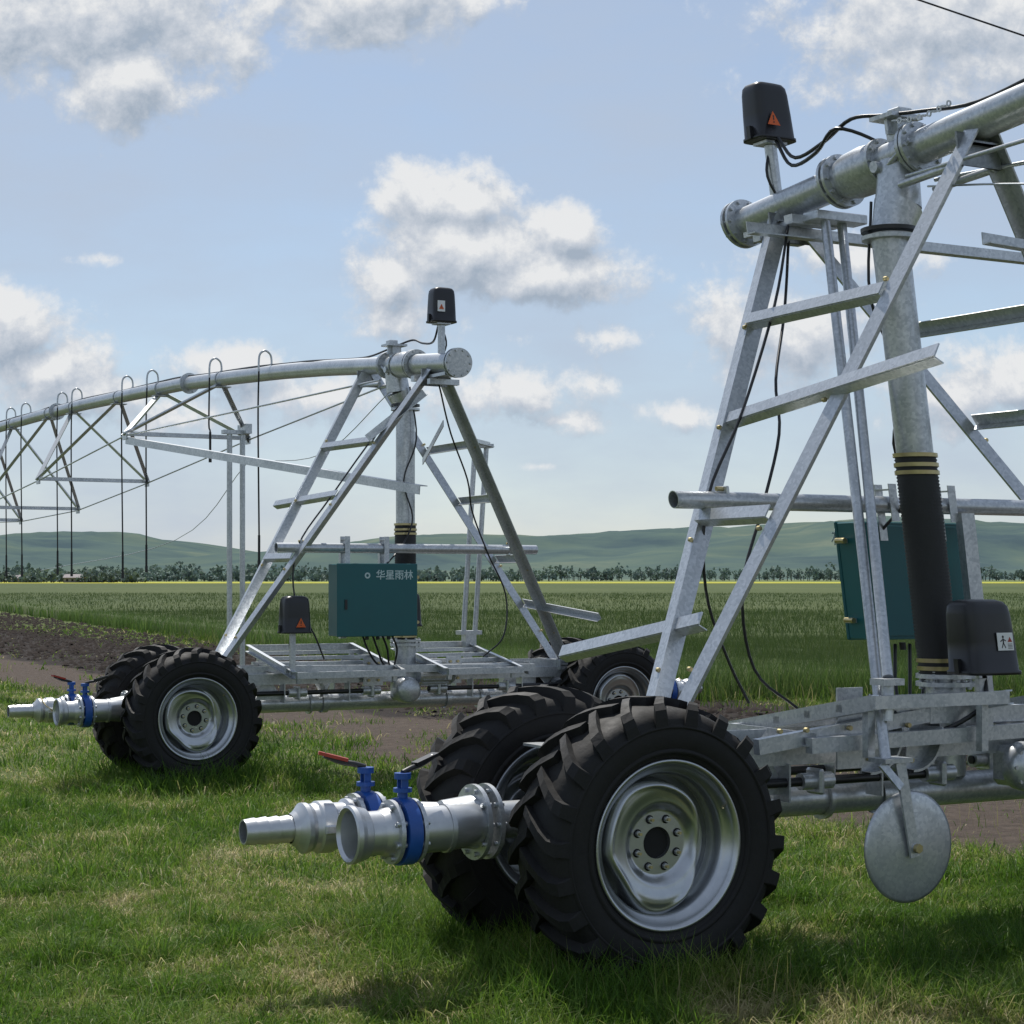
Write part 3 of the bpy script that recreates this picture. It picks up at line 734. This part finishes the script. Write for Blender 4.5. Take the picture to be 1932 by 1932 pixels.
def clods(n):
    x,y=scatter(n*4,18,110,.36,2); p=pq(x,y)+1.5*(fbm(x*.35+7,y*.35+3,31)-.5)
    k=((p>11.0)&(p<pedge(y)-.5)); x,y=x[k][:n],y[k][:n]; n=len(x)
    base=np.array([(0,0,1),(.9,0,.2),(.3,.85,.1),(-.75,.5,.25),(-.7,-.55,.1),(.3,-.9,.2)])
    F=[(0,1,2),(0,2,3),(0,3,4),(0,4,5),(0,5,1)]
    s=(.03+.09*rng.uniform(0,1,n)**2)[:,None,None]
    co=base[None]*s*(1+rng.uniform(-.35,.35,(n,6,1))); co[:,:,2]*=.8
    co+=np.stack([x,y,gz(x,y)+.02+rng.uniform(-.02,.07,n)],-1)[:,None]
    me=bpy.data.meshes.new('soil_clods'); 
    idx=(np.arange(n)[:,None,None]*6+np.array(F)[None]).reshape(-1)
    me.vertices.add(n*6); me.vertices.foreach_set('co',co.ravel().astype(np.float32)); me.loops.add(len(idx)); me.loops.foreach_set('vertex_index',idx)
    me.polygons.add(n*5); me.polygons.foreach_set('loop_start',np.arange(n*5)*3); me.polygons.foreach_set('loop_total',np.full(n*5,3)); me.update(calc_edges=True)
    me.materials.append(simple('dark_soil',(.012,.009,.008),(.034,.026,.022),3,(.9,1),spec=.1))
    ob=bpy.data.objects.new('soil_clods',me); sc.collection.objects.link(ob)
clods(18000)
# ------------------------------------------------------------------ crop
def cropmat(name,stops,sc1=.6,sc2=.03):
    m,nt,b=newmat(name); lk=nt.links.new
    geo=N(nt,'ShaderNodeNewGeometry'); mp=N(nt,'ShaderNodeMapping'); mp.inputs['Scale'].default_value=(1,.35,1); lk(geo.outputs['Position'],mp.inputs['Vector'])
    n1=N(nt,'ShaderNodeTexNoise',Scale=sc1,Detail=10,Roughness=.75); lk(mp.outputs[0],n1.inputs['Vector'])
    n2=N(nt,'ShaderNodeTexNoise',Scale=sc2,Detail=4); lk(mp.outputs[0],n2.inputs['Vector'])
    s=N(nt,'ShaderNodeMath',operation='ADD'); lk(n1.outputs['Fac'],s.inputs[0]); lk(n2.outputs['Fac'],s.inputs[1])
    h=N(nt,'ShaderNodeMath',operation='MULTIPLY'); h.inputs[1].default_value=.5; lk(s.outputs[0],h.inputs[0])
    lk(ramp(nt,h.outputs[0],stops),b.inputs['Base Color']); b.inputs['Roughness'].default_value=.9; b.inputs['Specular IOR Level'].default_value=.1
    bp=N(nt,'ShaderNodeBump',Strength=1,Distance=.15); lk(n1.outputs['Fac'],bp.inputs['Height']); lk(bp.outputs[0],b.inputs['Normal'])
    return m
ys=np.concatenate([np.linspace(30,34,6),34*np.exp(np.linspace(.02,2.9,110))])
us=np.linspace(0,1,121)**1.5
Y=np.repeat(ys[:,None],len(us),1); xe=(pedge(Y)+.5-ST*Y)/CT; X=xe+us[None,:]*(1.0*Y+60-xe)
Z=gz(X,Y)+.42+(fbm(X*1.2,Y*1.2,8)-.5)*.12
Z[0,:]=gz(X[0],Y[0])+.02; Z[:,0]=gz(X[:,0],Y[:,0])+.02
gridmesh('crop_field',X,Y,Z,cropmat('green_wheat',[(.3,(.045,.068,.026)),(.5,(.070,.092,.034)),(.7,(.10,.118,.048))]))
CC=[(0,(.035,.07,.016)),(.5,(.068,.11,.026)),(1,(.12,.155,.05))]
def crop_layer(n,y0,y1,w,hh,depth=None):
    x,y=scatter(n,y0,y1,.34,3); p=pq(x,y); e=pedge(y)+(fbm(x*.8,y*.8,4)-.5)*1.0
    k=(p>e)&(y>29.3+(fbm(x*.7,y*0,9)-.5)*1.2)
    x,y=x[k],y[k];p=p[k];e=e[k];n=len(x)
    edge=np.clip(1-np.minimum(p-e,y-29)/3.0,0,1)
    h=hh*(.75+.45*rng.uniform(0,1,n))*(.85+.3*fbm(x*.5,y*.5,2))
    t=rng.uniform(0,1,n)*.7+.5*(fbm(x*.6,y*.6,6)-.3)+.3*edge
    col=colmix(t,CC)*rng.uniform(.8,1.2,(n,1)); col*=(1+.25*edge)[:,None]; col[:,1]*=1+.15*edge
    return blades(x,y,gz(x,y),h,np.full(n,w)*rng.uniform(.6,1.3,n),rng.uniform(.1,.45,n),col)
P=[crop_layer(200000,29,48,.014,.58),crop_layer(120000,48,90,.03,.58),crop_layer(70000,90,200,.07,.56)]
n=30000; x,y=scatter(n,26,60,.34,2); p=pq(x,y); k=(p>pedge(y)-.9+(fbm(x,y,9)-.5)*1.5)&(p<pedge(y)+1); k|=(y>28)&(y<30)&(p>15.5); x,y=x[k],y[k];n=len(x)
P.append(blades(x,y,gz(x,y),rng.uniform(.1,.5,n),np.full(n,.016),rng.uniform(.2,.8,n),colmix(rng.uniform(0,.9,n),GC)*.8))
blademesh('crop_plants',P,leafmat('crop_blades',trans=.3))
def strip(name,y0,y1,z,stops):
    ys=np.linspace(y0,y1,6);us=np.linspace(-1,1,30);Y=np.repeat(ys[:,None],30,1);X=us[None]*Y*.9;Z=np.full_like(X,z)
    gridmesh(name,X,Y,Z,cropmat(name+'_mat',stops,.05,.004))
strip('rapeseed_field',625,900,.22,[(.3,(.28,.28,.04)),(.7,(.42,.40,.06))])
strip('pasture',905,1500,.30,[(.3,(.10,.15,.06)),(.5,(.16,.2,.07)),(.7,(.30,.31,.09))])
strip('distant_fields',1505,2600,.5,[(.3,(.12,.16,.11)),(.5,(.17,.21,.13)),(.7,(.25,.27,.14))])
# ------------------------------------------------------------------ hills
hp=[(-900,1075),(-300,1072),(0,1058),(60,1048),(120,1038),(190,1025),(250,1020),(330,1019),(385,1023),(430,1033),(480,1040),(540,1048),(640,1047),(720,1036),(790,1026),(870,1023),(1000,1023),(1120,1020),(1220,1014),(1300,1009),(1380,999),(1460,991),(1520,990),(1600,995),(1680,1002),(1760,1010),(1830,1022),(1932,1040),(2100,1056),(2500,1050),(3200,1070)]
hu=np.array([(a-966)/3500 for a,b in hp]);hv=np.array([(1092-b)/3500 for a,b in hp])
D=5200.
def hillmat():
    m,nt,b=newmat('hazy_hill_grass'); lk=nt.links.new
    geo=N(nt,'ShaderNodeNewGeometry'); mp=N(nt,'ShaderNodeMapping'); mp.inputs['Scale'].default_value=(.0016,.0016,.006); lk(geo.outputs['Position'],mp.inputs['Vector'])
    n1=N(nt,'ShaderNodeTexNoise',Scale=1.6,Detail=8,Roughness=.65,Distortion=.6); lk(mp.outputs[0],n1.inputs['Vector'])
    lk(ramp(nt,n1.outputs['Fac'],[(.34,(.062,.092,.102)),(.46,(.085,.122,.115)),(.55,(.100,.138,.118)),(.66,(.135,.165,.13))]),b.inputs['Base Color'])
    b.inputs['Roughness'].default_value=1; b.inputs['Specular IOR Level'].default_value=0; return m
ys=np.linspace(2600,7500,110); xs=np.linspace(-4500,4500,420)
X,Yh=np.meshgrid(xs,ys)
pf=np.interp(xs/D,hu,hv)*D
ke=np.ones(7)/7; pf=np.convolve(np.pad(pf,3,'edge'),ke,'valid')
rise=np.clip((Yh-2600)/(D-2600),0,1); rise=rise**1.5*(3-2*rise)/(1)*1.0; rise=np.clip(rise,0,1)
fall=np.where(Yh>D,np.cos(np.clip((Yh-D)/2300,0,1)*1.5),1)
rg=1-np.abs(2*fbm(X/620+9,Yh/900+9,5,5)-1)
Z=pf[None]*rise*fall + (rg-.75)*95*np.clip((Yh-2600)/900,0,1)*np.clip((D-Yh)/1500,0,1)*(pf[None]/110+.15)
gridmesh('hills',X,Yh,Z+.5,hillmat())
# ------------------------------------------------------------------ tree row
def treerow():
    vs=[];cols=[];fs=[]
    def q(c,s,col):
        a=Vector(rng.normal(size=3));a.normalize();b=a.orthogonal().normalized();b.rotate(Matrix.Rotation(rng.uniform(0,6),3,a));c2=a.cross(b)
        o=len(vs); 
        for u,w in((-1,-.7),(1,-.8),(.8,1),(-.9,.8)): vs.append(tuple(Vector(c)+b*u*s+c2*w*s)); cols.append((*col,1))
        fs.append((o,o+1,o+2,o+3))
    def tree(x,y,h,wd,n=40):
        o=len(vs)
        for (zz,r) in((0,.25),(h*.55,.14)):
            for k in range(4): vs.append((x+math.cos(k*1.57)*r,y+math.sin(k*1.57)*r,zz)); cols.append((.06,.055,.05,1))
        for k in range(4): fs.append((o+k,o+(k+1)%4,o+4+(k+1)%4,o+4+k))
        g=rng.uniform(.75,1.25)
        lob=[(rng.uniform(-.5,.5)*wd,rng.uniform(-.5,.5)*wd,h*rng.uniform(.3,.88),rng.uniform(.3,.55)*wd) for _ in range(5)]
        for k in range(n):
            l=lob[k%5]; v=rng.normal(size=3); v/=np.linalg.norm(v); rr=l[3]*rng.uniform(.5,1.05)
            pz=l[2]+v[2]*rr*1.2
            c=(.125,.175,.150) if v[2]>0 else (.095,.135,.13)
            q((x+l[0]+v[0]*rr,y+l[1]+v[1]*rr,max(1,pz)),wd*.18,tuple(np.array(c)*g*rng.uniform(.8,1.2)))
    x=-640.
    while x<640:
        d=fbm(np.array([x/60+30]),np.array([3.]),6)[0]
        if rng.uniform()<.45+d*.9: tree(x,1350+rng.uniform(-30,30),rng.uniform(7,12.5)*(.75+.5*d),rng.uniform(3,6.5))
        x+=rng.uniform(1.6,4)
    for (u0,u1,yy,hh,nn) in((-.30,-.20,760,4.5,80),(-.22,.02,1050,6.5,160),(.05,.32,1750,11,120)):
        for k in range(nn):
            u=rng.uniform(u0,u1); tree(u*yy,yy+rng.uniform(-25,25),hh*rng.uniform(.5,1.1),rng.uniform(2.5,5),30)
    for k in range(185):
        x=-350+k*4.1; 
        if rng.uniform()<.8: tree(x,1180+rng.uniform(-8,8),rng.uniform(7,9.5),2.0,30)
    me=bpy.data.meshes.new('tree_row'); me.from_pydata(vs,[],fs); at=me.attributes.new('Col','FLOAT_COLOR','POINT')
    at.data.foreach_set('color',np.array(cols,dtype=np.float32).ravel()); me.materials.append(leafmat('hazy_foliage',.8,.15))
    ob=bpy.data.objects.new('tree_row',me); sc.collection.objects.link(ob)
treerow()
MATS+= [simple('grey_wall',(.17,.165,.16),(.23,.22,.21),1,(.8,.9)),simple('roof_sheet',(.15,.13,.14),(.21,.18,.18),1,(.7,.8))]
for k,(px,w,h) in enumerate(((-.236,7,2.0),(-.262,5,1.8),(-.226,5,1.7),(-.268,4,1.6))):
    yy=740+12*k; hm=MB(); x=px*yy
    hm.box((x,yy,h/2+.1),(w,6,h),14)
    hm.sheet([(x-w/2-.3,yy-3.3,h+.1),(x+w/2+.3,yy-3.3,h+.1),(x+w/2+.3,yy,h+1.5),(x-w/2-.3,yy,h+1.5)],.12,15)
    hm.sheet([(x-w/2-.3,yy,h+1.5),(x+w/2+.3,yy,h+1.5),(x+w/2+.3,yy+3.3,h+.1),(x-w/2-.3,yy+3.3,h+.1)],.12,15)
    for e in(-1,1): hm.sheet([(x+e*w/2,yy-3,h+.1),(x+e*w/2,yy+3,h+.1),(x+e*w/2,yy,h+1.4)],.05,14)
    for j in(-.3,0,.3): hm.box((x+j*w,yy-3.01,1.2),(.8,.06,.9),ID)
    hm.make('farm_house')
wm=MB(); wm.tube([(5.71+1.33*k,26-.5*k,9.86-.65*k+.004*k*k) for k in range(-12,16)],.013,6,IB,1)
wm.make('overhead_wire')

# ------------------------------------------------------------------ world
w=bpy.data.worlds.new('World'); sc.world=w; w.use_nodes=True; nt=w.node_tree; lk=nt.links.new
bg=nt.nodes['Background']; bg.inputs['Strength'].default_value=.115
EL,RO=math.radians(57),math.radians(-17)
sky=N(nt,'ShaderNodeTexSky',sky_type='NISHITA',sun_disc=False,sun_elevation=EL,sun_rotation=RO,air_density=1.0,dust_density=.4,ozone_density=2.0)
tc=N(nt,'ShaderNodeTexCoord'); sep=N(nt,'ShaderNodeSeparateXYZ'); lk(tc.outputs['Generated'],sep.inputs[0])
ab=N(nt,'ShaderNodeMath',operation='ABSOLUTE'); lk(sep.outputs['Y'],ab.inputs[0])
mx=N(nt,'ShaderNodeMath',operation='MAXIMUM'); mx.inputs[1].default_value=.15; lk(ab.outputs[0],mx.inputs[0])
du=N(nt,'ShaderNodeMath',operation='DIVIDE'); lk(sep.outputs['X'],du.inputs[0]); lk(mx.outputs[0],du.inputs[1])
dv=N(nt,'ShaderNodeMath',operation='DIVIDE'); lk(sep.outputs['Z'],dv.inputs[0]); lk(mx.outputs[0],dv.inputs[1])
uv=N(nt,'ShaderNodeCombineXYZ'); lk(du.outputs[0],uv.inputs[0]); lk(dv.outputs[0],uv.inputs[1])
BL=[(800,375,90,75,1.3),(880,390,90,65,1.3),(890,470,190,95,1.5),(1075,440,65,60,1.2),(1040,520,160,55,1.4),(745,530,85,75,1.15),(750,600,110,50,.75),
    (120,10,380,140,1.45),(250,150,140,90,1.3),(330,70,160,90,1.0),(670,0,240,85,1.3),(1800,50,330,120,1.05),(1700,160,300,70,.6),
    (20,620,120,80,1.35),(90,690,140,60,1.15),(420,690,120,42,.95),(600,750,180,50,.8),(150,740,180,50,.95),(330,790,150,50,.75),
    (960,740,160,50,.85),(1280,785,70,30,.8),(1070,795,75,26,.75),(1500,630,190,95,1.0),(1850,730,180,80,1.0),(1020,880,45,12,.6),(1600,490,320,50,.55),(200,490,150,25,.3),(1150,640,200,40,.45)]
def density_group():
    g=bpy.data.node_groups.new('cloud_density','ShaderNodeTree')
    g.interface.new_socket('Vec',in_out='INPUT',socket_type='NodeSocketVector'); g.interface.new_socket('D',in_out='OUTPUT',socket_type='NodeSocketFloat')
    gi=g.nodes.new('NodeGroupInput'); go=g.nodes.new('NodeGroupOutput'); L=g.links.new
    nz=N(g,'ShaderNodeTexNoise',Scale=30.0,Detail=9,Roughness=.64,Distortion=.1); L(gi.outputs[0],nz.inputs['Vector'])
    prev=None
    for (cx,cy,rx,ry,st) in BL:
        s=N(g,'ShaderNodeVectorMath',operation='SUBTRACT'); s.inputs[1].default_value=((cx-966)/3500,(1092-cy)/3500,0); L(gi.outputs[0],s.inputs[0])
        m=N(g,'ShaderNodeVectorMath',operation='MULTIPLY'); m.inputs[1].default_value=(3500/rx,3500/ry,0); L(s.outputs[0],m.inputs[0])
        l=N(g,'ShaderNodeVectorMath',operation='LENGTH'); L(m.outputs[0],l.inputs[0])
        a=N(g,'ShaderNodeMath',operation='MULTIPLY_ADD'); a.inputs[1].default_value=-.62*max(.8,st); a.inputs[2].default_value=st*.8; L(l.outputs['Value'],a.inputs[0])
        if prev is None: prev=a.outputs[0]
        else:
            q=N(g,'ShaderNodeMath',operation='SMOOTH_MAX'); q.inputs[2].default_value=.12; L(prev,q.inputs[0]); L(a.outputs[0],q.inputs[1]); prev=q.outputs[0]
    f=N(g,'ShaderNodeMath',operation='MULTIPLY_ADD'); f.inputs[1].default_value=1.9; L(nz.outputs['Fac'],f.inputs[0])
    o=N(g,'ShaderNodeMath',operation='ADD'); o.inputs[1].default_value=-.97; L(prev,o.inputs[0]); L(o.outputs[0],f.inputs[2]); 
    L(f.outputs[0],go.inputs[0]); return g
DG=density_group()
def dens(vec):
    n=nt.nodes.new('ShaderNodeGroup'); n.node_tree=DG; lk(vec,n.inputs[0]); return n.outputs[0]
d0=dens(uv.outputs[0])
sh=N(nt,'ShaderNodeVectorMath',operation='ADD'); sh.inputs[1].default_value=(-.003,.012,0); lk(uv.outputs[0],sh.inputs[0]); d1=dens(sh.outputs[0])
cov=N(nt,'ShaderNodeMapRange',interpolation_type='SMOOTHSTEP'); cov.inputs['From Min'].default_value=-.04; cov.inputs['From Max'].default_value=.46; lk(d0,cov.inputs['Value'])
df=N(nt,'ShaderNodeMath',operation='SUBTRACT'); lk(d0,df.inputs[0]); lk(d1,df.inputs[1])
lt=N(nt,'ShaderNodeMath',operation='MULTIPLY_ADD'); lt.inputs[1].default_value=1.05; lt.inputs[2].default_value=.50; lt.use_clamp=True; lk(df.outputs[0],lt.inputs[0])
cc=ramp(nt,lt.outputs[0],[(.0,(3.2,3.8,4.6)),(.45,(4.9,5.3,5.9)),(.85,(7.0,7.1,7.2))])
vm=N(nt,'ShaderNodeMapping'); vm.inputs['Scale'].default_value=(3.5,9,1); lk(uv.outputs[0],vm.inputs['Vector'])
vn=N(nt,'ShaderNodeTexNoise',Scale=1.3,Detail=6,Roughness=.55); lk(vm.outputs[0],vn.inputs['Vector'])
vr=N(nt,'ShaderNodeMapRange'); vr.inputs['From Min'].default_value=.35; vr.inputs['From Max'].default_value=.7; vr.inputs['To Min'].default_value=.45; vr.inputs['To Max'].default_value=.9; lk(vn.outputs['Fac'],vr.inputs['Value'])
m1=N(nt,'ShaderNodeMix',data_type='RGBA'); lk(vr.outputs[0],m1.inputs['Factor']); lk(sky.outputs[0],m1.inputs['A']); m1.inputs['B'].default_value=(4.1,4.75,5.8,1)
m2=N(nt,'ShaderNodeMix',data_type='RGBA'); lk(cov.outputs[0],m2.inputs['Factor']); lk(m1.outputs['Result'],m2.inputs['A']); lk(cc,m2.inputs['B'])
lk(m2.outputs['Result'],bg.inputs['Color'])
sl=bpy.data.lights.new('sun','SUN'); sl.energy=5.0; sl.angle=math.radians(.53); sl.color=(1,.96,.89)
so=bpy.data.objects.new('sun',sl); sc.collection.objects.link(so)
d=Vector((math.sin(RO)*math.cos(EL),math.cos(RO)*math.cos(EL),math.sin(EL))); so.rotation_euler=d.to_track_quat('Z','Y').to_euler(); so.location=(0,0,30)
cam=bpy.data.cameras.new('camera'); co=bpy.data.objects.new('camera',cam); sc.collection.objects.link(co)
co.location=(0,0,1.75); co.rotation_euler=(math.pi/2,0,0); cam.sensor_width=36; cam.lens=36*3500/1932; cam.shift_y=126/1932; cam.clip_start=.1; cam.clip_end=20000
sc.camera=co
sc.view_settings.view_transform='Standard'; sc.view_settings.look='None'; sc.view_settings.exposure=0
